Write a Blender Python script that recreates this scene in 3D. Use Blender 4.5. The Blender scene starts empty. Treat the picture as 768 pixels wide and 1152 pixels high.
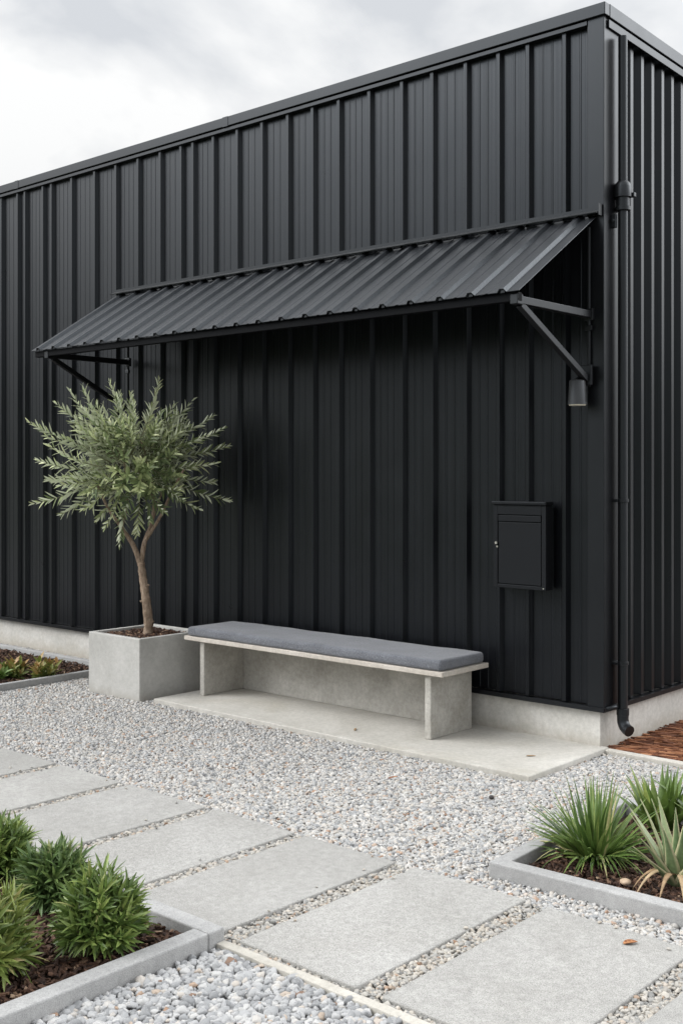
import bpy, bmesh, math, random
import numpy as np
from mathutils import Vector, Matrix, Euler
R = math.radians
random.seed(7)
NP = np.random.default_rng(11)
S = bpy.context.scene
COL = S.collection

# ------------------------------------------------------------------ camera, sky, sun, exposure
CAM = Vector((3.342, -6.052, 1.65)); YAW = R(41.69)
cd = bpy.data.cameras.new('camera'); cam = bpy.data.objects.new('camera', cd); COL.objects.link(cam)
cam.location = CAM; cam.rotation_euler = (R(90), 0, YAW)
cd.sensor_fit = 'HORIZONTAL'; cd.sensor_width = 36; cd.lens = 1282.74/768*36
cd.shift_y = -44.2/768; cd.clip_start = 0.1; cd.clip_end = 2000
S.camera = cam
S.view_settings.view_transform = 'Standard'; S.view_settings.look = 'None'
S.view_settings.gamma = 1; S.view_settings.exposure = 0.0
S.view_settings.use_curve_mapping = False

SUN_EL, SUN_AZ = R(36), R(224)      # azimuth clockwise from +Y (the sun stands in front of the wall, a little to the left)
W = bpy.data.worlds.new('World'); S.world = W; W.use_nodes = True
nt = W.node_tree; nt.nodes.clear()
def wn(t, **k):
    n = nt.nodes.new(t)
    for a, b in k.items(): setattr(n, a, b)
    return n
wo = wn('ShaderNodeOutputWorld'); bg = wn('ShaderNodeBackground'); bg.inputs[1].default_value = 0.1
sky = wn('ShaderNodeTexSky', sky_type='NISHITA', sun_disc=False, sun_elevation=SUN_EL, sun_rotation=SUN_AZ)
tc = wn('ShaderNodeTexCoord')
sep = wn('ShaderNodeSeparateXYZ'); nt.links.new(tc.outputs['Generated'], sep.inputs[0])
# cloud deck: luminance rises towards the zenith as under a real overcast (about 1 : 3)
lum = wn('ShaderNodeFloatCurve'); cv = lum.mapping.curves[0]      # x: sine of the elevation, y: luminance / 20
cv.points[0].location = (0.0, 0.08); cv.points[1].location = (1.0, 0.62)
for q in ((0.10, 0.24), (0.20, 0.40), (0.45, 0.48)): cv.points.new(*q)
lum.mapping.update(); nt.links.new(sep.outputs[2], lum.inputs['Value'])
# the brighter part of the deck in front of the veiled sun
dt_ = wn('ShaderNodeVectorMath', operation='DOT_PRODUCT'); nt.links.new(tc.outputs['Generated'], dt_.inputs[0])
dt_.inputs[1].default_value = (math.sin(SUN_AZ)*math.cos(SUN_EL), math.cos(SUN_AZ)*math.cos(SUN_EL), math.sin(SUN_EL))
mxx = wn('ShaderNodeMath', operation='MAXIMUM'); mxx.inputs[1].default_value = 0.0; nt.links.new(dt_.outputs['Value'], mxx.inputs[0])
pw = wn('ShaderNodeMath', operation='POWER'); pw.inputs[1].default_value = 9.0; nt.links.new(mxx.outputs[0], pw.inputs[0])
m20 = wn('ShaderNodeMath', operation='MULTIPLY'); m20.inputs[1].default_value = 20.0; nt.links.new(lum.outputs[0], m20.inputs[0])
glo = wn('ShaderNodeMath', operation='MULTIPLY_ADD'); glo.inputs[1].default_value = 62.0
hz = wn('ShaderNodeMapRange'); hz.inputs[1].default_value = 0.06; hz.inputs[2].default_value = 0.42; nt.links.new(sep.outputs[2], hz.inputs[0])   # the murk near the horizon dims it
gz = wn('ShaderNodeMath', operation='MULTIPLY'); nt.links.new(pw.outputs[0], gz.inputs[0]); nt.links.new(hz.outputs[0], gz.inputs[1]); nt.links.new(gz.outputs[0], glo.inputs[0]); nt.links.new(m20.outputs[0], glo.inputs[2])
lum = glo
# added bright patch of sky, out of view, to brighten the side wall
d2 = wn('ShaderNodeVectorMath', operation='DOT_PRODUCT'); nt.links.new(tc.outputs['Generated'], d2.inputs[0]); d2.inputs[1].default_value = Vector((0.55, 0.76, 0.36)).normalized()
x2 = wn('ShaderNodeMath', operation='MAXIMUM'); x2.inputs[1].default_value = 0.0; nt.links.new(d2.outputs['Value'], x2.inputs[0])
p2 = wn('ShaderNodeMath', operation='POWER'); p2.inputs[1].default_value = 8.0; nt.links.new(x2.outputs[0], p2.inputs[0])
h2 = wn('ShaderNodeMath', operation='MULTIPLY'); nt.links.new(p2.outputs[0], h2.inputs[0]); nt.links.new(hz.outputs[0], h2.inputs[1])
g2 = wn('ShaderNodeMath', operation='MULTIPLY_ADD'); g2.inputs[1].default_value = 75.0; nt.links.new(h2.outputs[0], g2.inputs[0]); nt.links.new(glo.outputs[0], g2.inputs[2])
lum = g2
mp = wn('ShaderNodeMapping'); mp.inputs['Scale'].default_value = (1.0, 1.0, 1.7); mp.inputs['Location'].default_value = (0.55, 0.2, 0.35)
nt.links.new(tc.outputs['Generated'], mp.inputs[0])
n1 = wn('ShaderNodeTexNoise'); n1.inputs['Scale'].default_value = 3.1; n1.inputs['Detail'].default_value = 7; n1.inputs['Roughness'].default_value = 0.5
n1.inputs['Distortion'].default_value = 0.25
nt.links.new(mp.outputs[0], n1.inputs['Vector'])
cr = wn('ShaderNodeValToRGB'); e = cr.color_ramp.elements
e[0].position = 0.42; e[0].color = (0.79, 0.815, 0.85, 1); e[1].position = 0.55; e[1].color = (1.17, 1.17, 1.16, 1)
nt.links.new(n1.outputs[0], cr.inputs[0])
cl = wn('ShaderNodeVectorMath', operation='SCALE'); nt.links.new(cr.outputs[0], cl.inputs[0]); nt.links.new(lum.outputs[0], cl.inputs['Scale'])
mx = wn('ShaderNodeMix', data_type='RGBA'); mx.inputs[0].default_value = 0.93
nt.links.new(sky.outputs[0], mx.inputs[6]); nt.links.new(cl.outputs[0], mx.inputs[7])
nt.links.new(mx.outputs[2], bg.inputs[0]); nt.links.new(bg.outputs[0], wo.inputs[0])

sd = bpy.data.lights.new('sun', 'SUN'); sd.energy = 1.0; sd.angle = R(30); sd.color = (1, 0.97, 0.93)
sun = bpy.data.objects.new('sun', sd); COL.objects.link(sun)
sv = Vector((math.sin(SUN_AZ)*math.cos(SUN_EL), math.cos(SUN_AZ)*math.cos(SUN_EL), math.sin(SUN_EL)))
sun.rotation_euler = (-sv).to_track_quat('-Z', 'Y').to_euler(); sun.location = sv*30

# ------------------------------------------------------------------ helpers
class MB:
    """collects geometry; build() links it as one mesh object"""
    def __init__(s): s.v = []; s.f = []; s.r = []; s.e = []; s.mi = []; s.cm = 0
    def add(s, vs, fs, rnd=0.5, edge=None):
        o = len(s.v); s.v += [tuple(v) for v in vs]; s.f += [tuple(i+o for i in f) for f in fs]
        s.r += [rnd]*len(vs); s.e += (edge if edge else [0.0]*len(vs)); s.mi += [s.cm]*len(fs)
    def box(s, a, b, M=None):
        x0, y0, z0 = a; x1, y1, z1 = b
        vs = [Vector(p) for p in ((x0,y0,z0),(x1,y0,z0),(x1,y1,z0),(x0,y1,z0),(x0,y0,z1),(x1,y0,z1),(x1,y1,z1),(x0,y1,z1))]
        if M: vs = [M @ v for v in vs]
        s.add(vs, [(0,3,2,1),(4,5,6,7),(0,1,5,4),(1,2,6,5),(2,3,7,6),(3,0,4,7)])
    def bar(s, p, q, w, h, up=(0,0,1)):
        p, q = Vector(p), Vector(q); d = (q-p).normalized(); sd_ = d.cross(Vector(up))
        if sd_.length < 1e-4: sd_ = Vector((1,0,0))
        sd_.normalize(); u = sd_.cross(d)
        vs = []
        for c in (p, q):
            for a, b in ((-1,-1),(1,-1),(1,1),(-1,1)): vs.append(c + sd_*a*w/2 + u*b*h/2)
        s.add(vs, [(3,2,1,0),(4,5,6,7),(0,1,5,4),(1,2,6,5),(2,3,7,6),(3,0,4,7)])
    def tube(s, pts, rad, n=12, cap=True, jit=0.0):
        pts = [Vector(p) for p in pts]
        if not hasattr(rad, '__len__'): rad = [rad]*len(pts)
        vs = []; ref = None
        for i, p in enumerate(pts):
            t = (pts[min(i+1, len(pts)-1)] - pts[max(i-1, 0)]).normalized()
            if ref is None: ref = t.orthogonal().normalized()
            ref = (ref - t*ref.dot(t)).normalized(); b = t.cross(ref)
            for k in range(n):
                a = 2*math.pi*k/n; r = rad[i]*(1+random.uniform(-jit, jit))
                vs.append(p + (ref*math.cos(a) + b*math.sin(a))*r)
        fs = [(i*n+k, i*n+(k+1) % n, (i+1)*n+(k+1) % n, (i+1)*n+k) for i in range(len(pts)-1) for k in range(n)]
        if cap:
            fs.append(tuple(reversed(range(n)))); fs.append(tuple((len(pts)-1)*n+k for k in range(n)))
        s.add(vs, fs)
    def sweep(s, prof, fa, fb):
        """profile points mapped by fa (start) and fb (end); open sheet"""
        A = [fa(p) for p in prof]; B = [fb(p) for p in prof]; n = len(prof)
        s.add(A+B, [(i, i+1, n+i+1, n+i) for i in range(n-1)])
    def blade(s, p, d, hint, L, Wd, bend, prof, n=3, fold=0.18, rnd=0.5, edgeval=0.0):
        p = Vector(p); d = Vector(d).normalized(); bend = Vector(bend); hint = Vector(hint)
        vs = []; ed = []; q = p.copy()
        for i in range(n+1):
            t = i/n; dt = (d + bend*t).normalized()
            sd_ = dt.cross(hint)
            if sd_.length < 1e-3: sd_ = dt.orthogonal()
            sd_.normalize(); nn = sd_.cross(dt)
            w = Wd*prof(t)/2
            vs += [q - sd_*w + nn*w*fold*2, q, q + sd_*w + nn*w*fold*2]; ed += [edgeval, 0.0, edgeval]
            q = q + dt*(L/n)
        fs = []
        for i in range(n):
            a = i*3; fs += [(a, a+1, a+4, a+3), (a+1, a+2, a+5, a+4)]
        s.add(vs, fs, rnd, ed)
    def build(s, name, mat, parent=None, smooth=False, bevel=0.0, seg=2, angle=None):
        off = Vector((0,0,0)); o = parent
        while o is not None: off += o.location; o = o.parent
        me = bpy.data.meshes.new(name)
        me.from_pydata([tuple(Vector(v)-off) for v in s.v], [], s.f)
        for m in (mat if isinstance(mat, (list, tuple)) else [mat]): me.materials.append(m)
        me.polygons.foreach_set('material_index', s.mi)
        at = me.attributes.new('rnd', 'FLOAT', 'POINT'); at.data.foreach_set('value', s.r)
        at = me.attributes.new('edge', 'FLOAT', 'POINT'); at.data.foreach_set('value', s.e)
        if smooth: me.polygons.foreach_set('use_smooth', [True]*len(me.polygons))
        me.update()
        ob = bpy.data.objects.new(name, me); COL.objects.link(ob)
        if parent: ob.parent = parent
        if bevel:
            b = ob.modifiers.new('bevel', 'BEVEL'); b.width = bevel; b.segments = seg; b.limit_method = 'ANGLE'; b.angle_limit = R(40)
        if smooth and angle is not None:
            me.set_sharp_from_angle(angle=angle)
        return ob

def tag(o, label=None, cat=None, group=None, kind=None):
    if label: o['label'] = label
    if cat: o['category'] = cat
    if group: o['group'] = group
    if kind: o['kind'] = kind
    return o
def thing(name, loc, label, cat, group=None):
    o = bpy.data.objects.new(name, None); COL.objects.link(o); o.location = loc; o.empty_display_size = 0.1
    return tag(o, label, cat, group)

# ---- materials
class NT:
    def __init__(s, name):
        s.m = bpy.data.materials.new(name); s.m.use_nodes = True; s.t = s.m.node_tree
        s.p = s.t.nodes['Principled BSDF']; s.out = s.t.nodes['Material Output']
    def n(s, t, **k):
        nd = s.t.nodes.new(t)
        for a, b in k.items(): setattr(nd, a, b)
        return nd
    def l(s, a, b): s.t.links.new(a, b)
    def coord(s, scale=(1,1,1), rnd=False):
        c = s.n('ShaderNodeTexCoord'); m = s.n('ShaderNodeMapping'); m.inputs['Scale'].default_value = scale
        s.l(c.outputs['Object'], m.inputs[0])
        if rnd:
            oi = s.n('ShaderNodeObjectInfo'); mu = s.n('ShaderNodeMath', operation='MULTIPLY'); mu.inputs[1].default_value = 37.0
            s.l(oi.outputs['Random'], mu.inputs[0]); s.l(mu.outputs[0], m.inputs['Location'])
        return m.outputs[0]
    def noise(s, vec, scale, detail=4, rough=0.55, dist=0.0):
        nd = s.n('ShaderNodeTexNoise'); nd.inputs['Scale'].default_value = scale; nd.inputs['Detail'].default_value = detail
        nd.inputs['Roughness'].default_value = rough; nd.inputs['Distortion'].default_value = dist
        s.l(vec, nd.inputs['Vector']); return nd.outputs[0]
    def ramp(s, fac, stops, interp='LINEAR'):
        r = s.n('ShaderNodeValToRGB'); el = r.color_ramp.elements; r.color_ramp.interpolation = interp
        while len(el) < len(stops): el.new(0.5)
        for q, (p, c) in zip(el, stops): q.position = p; q.color = (*c, 1) if len(c) == 3 else c
        s.l(fac, r.inputs[0]); return r.outputs[0]
    def mix(s, a, b, fac, mode='MIX'):
        m = s.n('ShaderNodeMix', data_type='RGBA', blend_type=mode)
        for v, i in ((fac, 0), (a, 6), (b, 7)):
            if isinstance(v, (int, float)): m.inputs[i].default_value = v
            elif isinstance(v, tuple): m.inputs[i].default_value = (*v, 1)
            else: s.l(v, m.inputs[i])
        return m.outputs[2]
    def bump(s, h, strength, dist=0.01, prev=None):
        b = s.n('ShaderNodeBump'); b.inputs['Strength'].default_value = strength; b.inputs['Distance'].default_value = dist
        s.l(h, b.inputs['Height'])
        if prev: s.l(prev, b.inputs['Normal'])
        return b.outputs[0]
    def set(s, base=None, rough=None, normal=None, spec=None, metal=None):
        for k, v in (('Base Color', base), ('Roughness', rough), ('Normal', normal), ('Specular IOR Level', spec), ('Metallic', metal)):
            if v is None: continue
            if isinstance(v, (int, float)): s.p.inputs[k].default_value = v
            elif isinstance(v, tuple): s.p.inputs[k].default_value = (*v, 1)
            else: s.l(v, s.p.inputs[k])
        return s.m

def m_concrete(name, dark, light, stain, big=2.2, grain=0.12, speck=0.25, bump=0.25, rnd=False):
    t = NT(name); v = t.coord(rnd=rnd)
    a = t.noise(v, big, 6, 0.62, 0.6)
    base = t.ramp(a, [(0.30, dark), (0.70, light)])
    st = t.ramp(t.noise(v, big*0.55, 5, 0.65, 1.2), [(0.52, (0,0,0)), (0.70, (1,1,1))])
    base = t.mix(base, stain, t.mix((0,0,0), st, 0.45))
    g = t.noise(v, 260, 2, 0.7)
    gg = t.ramp(g, [(0.33, (1-speck,)*3), (0.5, (1,1,1)), (0.67, (1+speck*0.5,)*3)])
    base = t.mix(base, gg, 1.0, 'MULTIPLY')
    mid = t.ramp(t.noise(v, 34, 4, 0.7), [(0.36, (1-grain,)*3), (0.64, (1+grain*0.5,)*3)])
    base = t.mix(base, mid, 1.0, 'MULTIPLY')
    vo = t.n('ShaderNodeTexVoronoi'); vo.inputs['Scale'].default_value = 26; t.l(v, vo.inputs['Vector'])
    pit = t.ramp(vo.outputs['Distance'], [(0.0, (0.62,0.60,0.57)), (0.055, (0.80,0.79,0.77)), (0.10, (1,1,1))])
    base = t.mix(base, pit, 0.55, 'MULTIPLY')
    nb = t.bump(g, bump, 0.002, t.bump(t.noise(v, 60, 4), bump, 0.004))
    return t.set(base, 0.82, nb, 0.3)

def m_metal(name, base=(0.0034, 0.0037, 0.0048), rough=0.29, streak=True, spec=0.36, axis='z'):
    t = NT(name); v = t.coord((1,1,1))
    n_ = t.noise(v, 3.0, 5, 0.6)
    c = t.mix(tuple(x*0.85 for x in base), tuple(x*1.25 for x in base), n_)
    dust = t.ramp(t.noise(v, 90, 3, 0.7), [(0.62, (0,0,0)), (0.80, (0.5,0.5,0.5))])
    c = t.mix(c, (0.05,0.05,0.052), t.mix((0,0,0), dust, 0.16))
    rr = t.n('ShaderNodeMapRange'); rr.inputs[3].default_value = rough-0.06; rr.inputs[4].default_value = rough+0.08; t.l(n_, rr.inputs[0])
    nb = None
    if streak:
        sv_ = t.coord((70,70,0.35)); st = t.noise(sv_, 1.0, 3, 0.6)
        c = t.mix(c, t.ramp(st, [(0.35, (0.6,)*3), (0.65, (1.5,)*3)]), 1.0, 'MULTIPLY')
        nb = t.bump(st, 0.35, 0.004)
        wv = t.noise(t.coord((5,5,1.2)), 1.0, 2)
        nb = t.bump(wv, 0.12, 0.01, nb)
    t.p.inputs['Specular Tint'].default_value = (0.84, 0.92, 1.0, 1)
    return t.set(c, rr.outputs[0], nb, spec)

def m_leaf(name, stops, under=None, edge=None, rough=0.42, trans=0.25, spec=0.45):
    t = NT(name); at = t.n('ShaderNodeAttribute', attribute_name='rnd')
    c = t.ramp(at.outputs['Fac'], stops)
    v = t.coord(); c = t.mix(c, t.ramp(t.noise(v, 60, 3), [(0.3, (0.8,)*3), (0.7, (1.15,)*3)]), 1.0, 'MULTIPLY')
    if edge:
        ea = t.n('ShaderNodeAttribute', attribute_name='edge')
        c = t.mix(c, edge, ea.outputs['Fac'])
    if under:
        g = t.n('ShaderNodeNewGeometry'); c = t.mix(c, under, g.outputs['Backfacing'])
    t.set(c, rough, None, spec)
    tr = t.n('ShaderNodeBsdfTranslucent'); t.l(c, tr.inputs[0])
    ms = t.n('ShaderNodeMixShader'); ms.inputs[0].default_value = trans
    t.l(t.p.outputs[0], ms.inputs[1]); t.l(tr.outputs[0], ms.inputs[2]); t.l(ms.outputs[0], t.out.inputs[0])
    return t.m

def m_pieces(name, stops, rough=0.7, nscale=70, spec=0.4, var=0.18):
    """loose pieces: one colour per piece"""
    t = NT(name); oi = t.n('ShaderNodeObjectInfo')
    c = t.ramp(oi.outputs['Random'], stops)
    v = t.coord(); n_ = t.noise(v, nscale, 3, 0.6)
    c = t.mix(c, t.ramp(n_, [(0.3, (1-var,)*3), (0.7, (1+var*0.6,)*3)]), 1.0, 'MULTIPLY')
    return t.set(c, rough, t.bump(n_, 0.2, 0.003), spec)

M = {}
M['clad'] = m_metal('black_cladding')
M['clad_side'] = M['clad']
M['trim'] = m_metal('black_trim', (0.0046,0.0048,0.0058), 0.34, False)
M['awning'] = m_metal('black_awning_sheet', (0.008,0.0088,0.0108), 0.33, True, 0.95)
M['steel'] = m_metal('black_steel', (0.007,0.007,0.008), 0.45, False, 0.4)
M['matt'] = m_metal('matt_black_steel', (0.003,0.003,0.0036), 0.6, False, 0.08)
M['pipe'] = m_metal('black_pipe', (0.007,0.0073,0.0082), 0.4, False, 0.45)
M['box'] = m_metal('black_powder_coat', (0.006,0.0063,0.0072), 0.5, False, 0.2)
M['lampgrey'] = m_metal('dark_grey_lamp', (0.040,0.041,0.043), 0.42, False)
t = NT('frosted_lens'); M['lens'] = t.set((0.7,0.66,0.55), 0.35, None, 0.5)
t = NT('nickel'); M['nickel'] = t.set((0.6,0.58,0.55), 0.3, None, 0.5, 1.0)
M['plinth'] = m_concrete('plinth_concrete', (0.46,0.45,0.42), (0.62,0.607,0.575), (0.42,0.395,0.345), 2.3, 0.13, 0.13, 0.2)
M['slab'] = m_concrete('slab_concrete', (0.38,0.365,0.33), (0.53,0.515,0.48), (0.35,0.32,0.255), 1.9, 0.12, 0.12, 0.15)
M['bench'] = m_concrete('bench_concrete', (0.33,0.317,0.285), (0.50,0.485,0.45), (0.28,0.26,0.22), 3.6, 0.14, 0.14, 0.25)
M['seat'] = m_concrete('seat_board_concrete', (0.44,0.40,0.35), (0.56,0.52,0.47), (0.36,0.32,0.27), 5.0, 0.15, 0.2, 0.3)
M['planter'] = m_concrete('planter_concrete', (0.37,0.365,0.345), (0.48,0.475,0.455), (0.33,0.325,0.30), 3.0, 0.08, 0.10, 0.2)
M['paver'] = m_paver = m_concrete('paver_concrete', (0.315,0.310,0.295), (0.385,0.380,0.366), (0.285,0.278,0.260), 1.6, 0.13, 0.42, 0.5, True)
M['kerb'] = m_concrete('kerb_concrete', (0.30,0.30,0.298), (0.385,0.385,0.383), (0.275,0.275,0.272), 3.0, 0.10, 0.28, 0.4)
M['edging'] = m_concrete('pale_edging', (0.40,0.38,0.34), (0.50,0.48,0.435), (0.35,0.33,0.28), 4.0, 0.12, 0.12, 0.3)

_t = m_paver.node_tree; _p = _t.nodes['Principled BSDF']; _l = _p.inputs['Base Color'].links[0]; _src = _l.from_socket
_oi = _t.nodes.new('ShaderNodeObjectInfo'); _mr = _t.nodes.new('ShaderNodeMapRange'); _mr.inputs[3].default_value = 0.93; _mr.inputs[4].default_value = 1.02
_t.links.new(_oi.outputs['Random'], _mr.inputs[0]); _vm = _t.nodes.new('ShaderNodeVectorMath'); _vm.operation = 'SCALE'
_t.links.new(_src, _vm.inputs[0]); _t.links.new(_mr.outputs[0], _vm.inputs['Scale']); _t.links.new(_vm.outputs[0], _p.inputs['Base Color'])
def splash(m, z0, z1, col, amt):
    t_ = m.node_tree; p_ = t_.nodes['Principled BSDF']; src = p_.inputs['Base Color'].links[0].from_socket
    c_ = t_.nodes.new('ShaderNodeTexCoord'); s_ = t_.nodes.new('ShaderNodeSeparateXYZ'); t_.links.new(c_.outputs['Object'], s_.inputs[0])
    n_ = t_.nodes.new('ShaderNodeTexNoise'); n_.inputs['Scale'].default_value = 14; n_.inputs['Detail'].default_value = 6; n_.inputs['Roughness'].default_value = 0.7
    t_.links.new(c_.outputs['Object'], n_.inputs['Vector'])
    a_ = t_.nodes.new('ShaderNodeMath'); a_.operation = 'MULTIPLY_ADD'; a_.inputs[1].default_value = -0.16; t_.links.new(n_.outputs[0], a_.inputs[0]); t_.links.new(s_.outputs[2], a_.inputs[2])
    r_ = t_.nodes.new('ShaderNodeMapRange'); r_.inputs[1].default_value = z0-0.08; r_.inputs[2].default_value = z1-0.08; r_.inputs[3].default_value = amt; r_.inputs[4].default_value = 0.0
    t_.links.new(a_.outputs[0], r_.inputs[0])
    x_ = t_.nodes.new('ShaderNodeMix'); x_.data_type = 'RGBA'; x_.inputs[7].default_value = (*col, 1); t_.links.new(r_.outputs[0], x_.inputs[0]); t_.links.new(src, x_.inputs[6]); t_.links.new(x_.outputs[2], p_.inputs['Base Color'])
splash(M['plinth'], 0.01, 0.11, (0.30,0.265,0.21), 0.6)
splash(M['planter'], 0.0, 0.07, (0.27,0.25,0.215), 0.5)
t = NT('felt_cushion'); v = t.coord(); f1 = t.noise(v, 190, 3, 0.85); f2 = t.noise(v, 6, 4)
c = t.ramp(f1, [(0.34, (0.058,0.063,0.074)), (0.5, (0.128,0.135,0.153)), (0.66, (0.245,0.255,0.28))])
c = t.mix(c, t.ramp(f2, [(0.3, (0.85,)*3), (0.7, (1.12,)*3)]), 1.0, 'MULTIPLY')
t.p.inputs['Sheen Weight'].default_value = 0.25
M['felt'] = t.set(c, 0.95, t.bump(f1, 0.5, 0.003), 0.15)

t = NT('gravel_bed'); v = t.coord()
vo = t.n('ShaderNodeTexVoronoi'); vo.inputs['Scale'].default_value = 48; t.l(v, vo.inputs['Vector'])
c = t.ramp(vo.outputs['Color'], [(0.1, (0.26,0.255,0.25)), (0.45, (0.40,0.395,0.385)), (0.9, (0.52,0.51,0.50))])
c = t.mix(c, t.ramp(vo.outputs['Distance'], [(0.25, (1,1,1)), (0.62, (0.35,0.34,0.33))]), 1.0, 'MULTIPLY')  # shade in the gaps between stones is put into the colour
iv = t.n('ShaderNodeMath', operation='SUBTRACT'); iv.inputs[0].default_value = 1; t.l(vo.outputs['Distance'], iv.inputs[1])
M['ground'] = t.set(c, 0.85, t.bump(iv.outputs[0], 0.8, 0.02), 0.3)
t = NT('damp_soil'); v = t.coord(); n_ = t.noise(v, 40, 6, 0.7)
M['soil'] = t.set(t.ramp(n_, [(0.3, (0.010,0.006,0.004)), (0.7, (0.045,0.024,0.015))]), 0.9, t.bump(n_, 0.8, 0.02), 0.25)

PEB = [(0.000, (0.209,0.211,0.216)), (0.080, (0.294,0.301,0.308)), (0.260, (0.389,0.390,0.386)), (0.460, (0.475,0.465,0.446)), (0.560, (0.408,0.381,0.345)), (0.660, (0.342,0.343,0.345)), (0.780, (0.532,0.517,0.492)), (0.860, (0.446,0.409,0.363)), (0.920, (0.570,0.559,0.538)), (0.955, (0.418,0.348,0.294)), (0.982, (0.380,0.273,0.207)), (0.994, (0.285,0.179,0.120)), (1.000, (0.095,0.085,0.078))]
M['gravel'] = m_pieces('pale_gravel_stones', PEB, 0.75, 50)
M['joint'] = m_pieces('tan_grey_grit', [(p_, (c_[0]*0.90, c_[1]*0.875, c_[2]*0.83)) for p_, c_ in PEB], 0.8, 50)
M['pebble'] = m_pieces('grey_round_pebbles', [(0.0, (0.23,0.235,0.242)), (0.25, (0.32,0.325,0.332)), (0.55, (0.395,0.398,0.402)), (0.88, (0.485,0.483,0.475)), (0.955, (0.46,0.425,0.385)), (0.985, (0.42,0.335,0.265)), (0.996, (0.34,0.22,0.15)), (1.0, (0.18,0.12,0.09))], 0.7, 60, 0.4, 0.28)
M['mulch'] = m_pieces('dark_bark_chips', [(0.0, (0.020,0.010,0.007)), (0.45, (0.055,0.027,0.017)), (0.8, (0.105,0.055,0.034)), (0.95, (0.19,0.11,0.07)), (1.0, (0.34,0.25,0.17))], 0.8, 60)
M['bark'] = m_pieces('rust_bark_strips', [(0.0, (0.07,0.024,0.012)), (0.35, (0.17,0.062,0.028)), (0.75, (0.29,0.115,0.050)), (1.0, (0.40,0.20,0.10))], 0.8, 40)

t = NT('olive_bark'); v = t.coord((1,1,0.35)); n_ = t.noise(v, 60, 6, 0.7, 0.5)
M['olive_bark'] = t.set(t.ramp(n_, [(0.28, (0.11,0.075,0.05)), (0.5, (0.27,0.20,0.145)), (0.72, (0.42,0.34,0.27))]), 0.85, t.bump(n_, 0.8, 0.012), 0.25)
M['twig'] = NT('green_twig').set((0.16,0.16,0.09), 0.7, None, 0.3)
M['olive_leaf'] = m_leaf('olive_leaves', [(0.0, (0.05,0.085,0.035)), (0.40, (0.18,0.235,0.10)), (0.68, (0.46,0.52,0.26)), (1.0, (0.74,0.76,0.47))], (0.62,0.66,0.49), None, 0.40, 0.2)
M['shrub_leaf'] = m_leaf('shrub_leaves', [(0.0, (0.035,0.07,0.016)), (0.45, (0.11,0.175,0.042)), (0.8, (0.25,0.32,0.09)), (1.0, (0.38,0.39,0.16))], None, None, 0.36, 0.2)
M['shrub_leaf_yellow'] = m_leaf('yellowish_shrub_leaves', [(0.0, (0.06,0.10,0.02)), (0.45, (0.14,0.195,0.045)), (0.8, (0.26,0.295,0.085)), (1.0, (0.48,0.40,0.20))], None, None, 0.4, 0.22)
M['shrub_leaf_blue'] = m_leaf('deep_green_shrub_leaves', [(0.0, (0.03,0.065,0.02)), (0.45, (0.085,0.145,0.045)), (0.8, (0.18,0.25,0.08)), (1.0, (0.33,0.36,0.15))], None, None, 0.38, 0.2)
M['grass_leaf'] = m_leaf('tussock_leaves', [(0.0, (0.05,0.10,0.022)), (0.5, (0.13,0.205,0.050)), (0.85, (0.26,0.32,0.10)), (1.0, (0.48,0.45,0.22))], None, None, 0.38, 0.2)
M['strap_leaf'] = m_leaf('bright_strap_leaves', [(0.0, (0.055,0.105,0.022)), (0.5, (0.125,0.20,0.045)), (1.0, (0.27,0.33,0.09))], None, None, 0.4, 0.3)
M['agave_leaf'] = m_leaf('agave_leaves', [(0.0, (0.13,0.20,0.09)), (0.6, (0.20,0.275,0.135)), (1.0, (0.31,0.36,0.18))], None, (0.60,0.52,0.33), 0.45, 0.08)
M['dry_leaf'] = m_leaf('dry_leaves', [(0.0, (0.30,0.19,0.10)), (1.0, (0.52,0.40,0.25))], None, None, 0.7, 0.15)
M['bronze_leaf'] = m_leaf('bronze_leaves', [(0.0, (0.10,0.16,0.03)), (0.55, (0.22,0.25,0.06)), (0.8, (0.32,0.24,0.08)), (1.0, (0.42,0.24,0.10))], None, None, 0.45, 0.2)
M['fresh_leaf'] = m_leaf('fresh_green_leaves', [(0.0, (0.06,0.12,0.02)), (0.6, (0.13,0.22,0.045)), (1.0, (0.24,0.28,0.09))], None, None, 0.45, 0.2)

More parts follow.
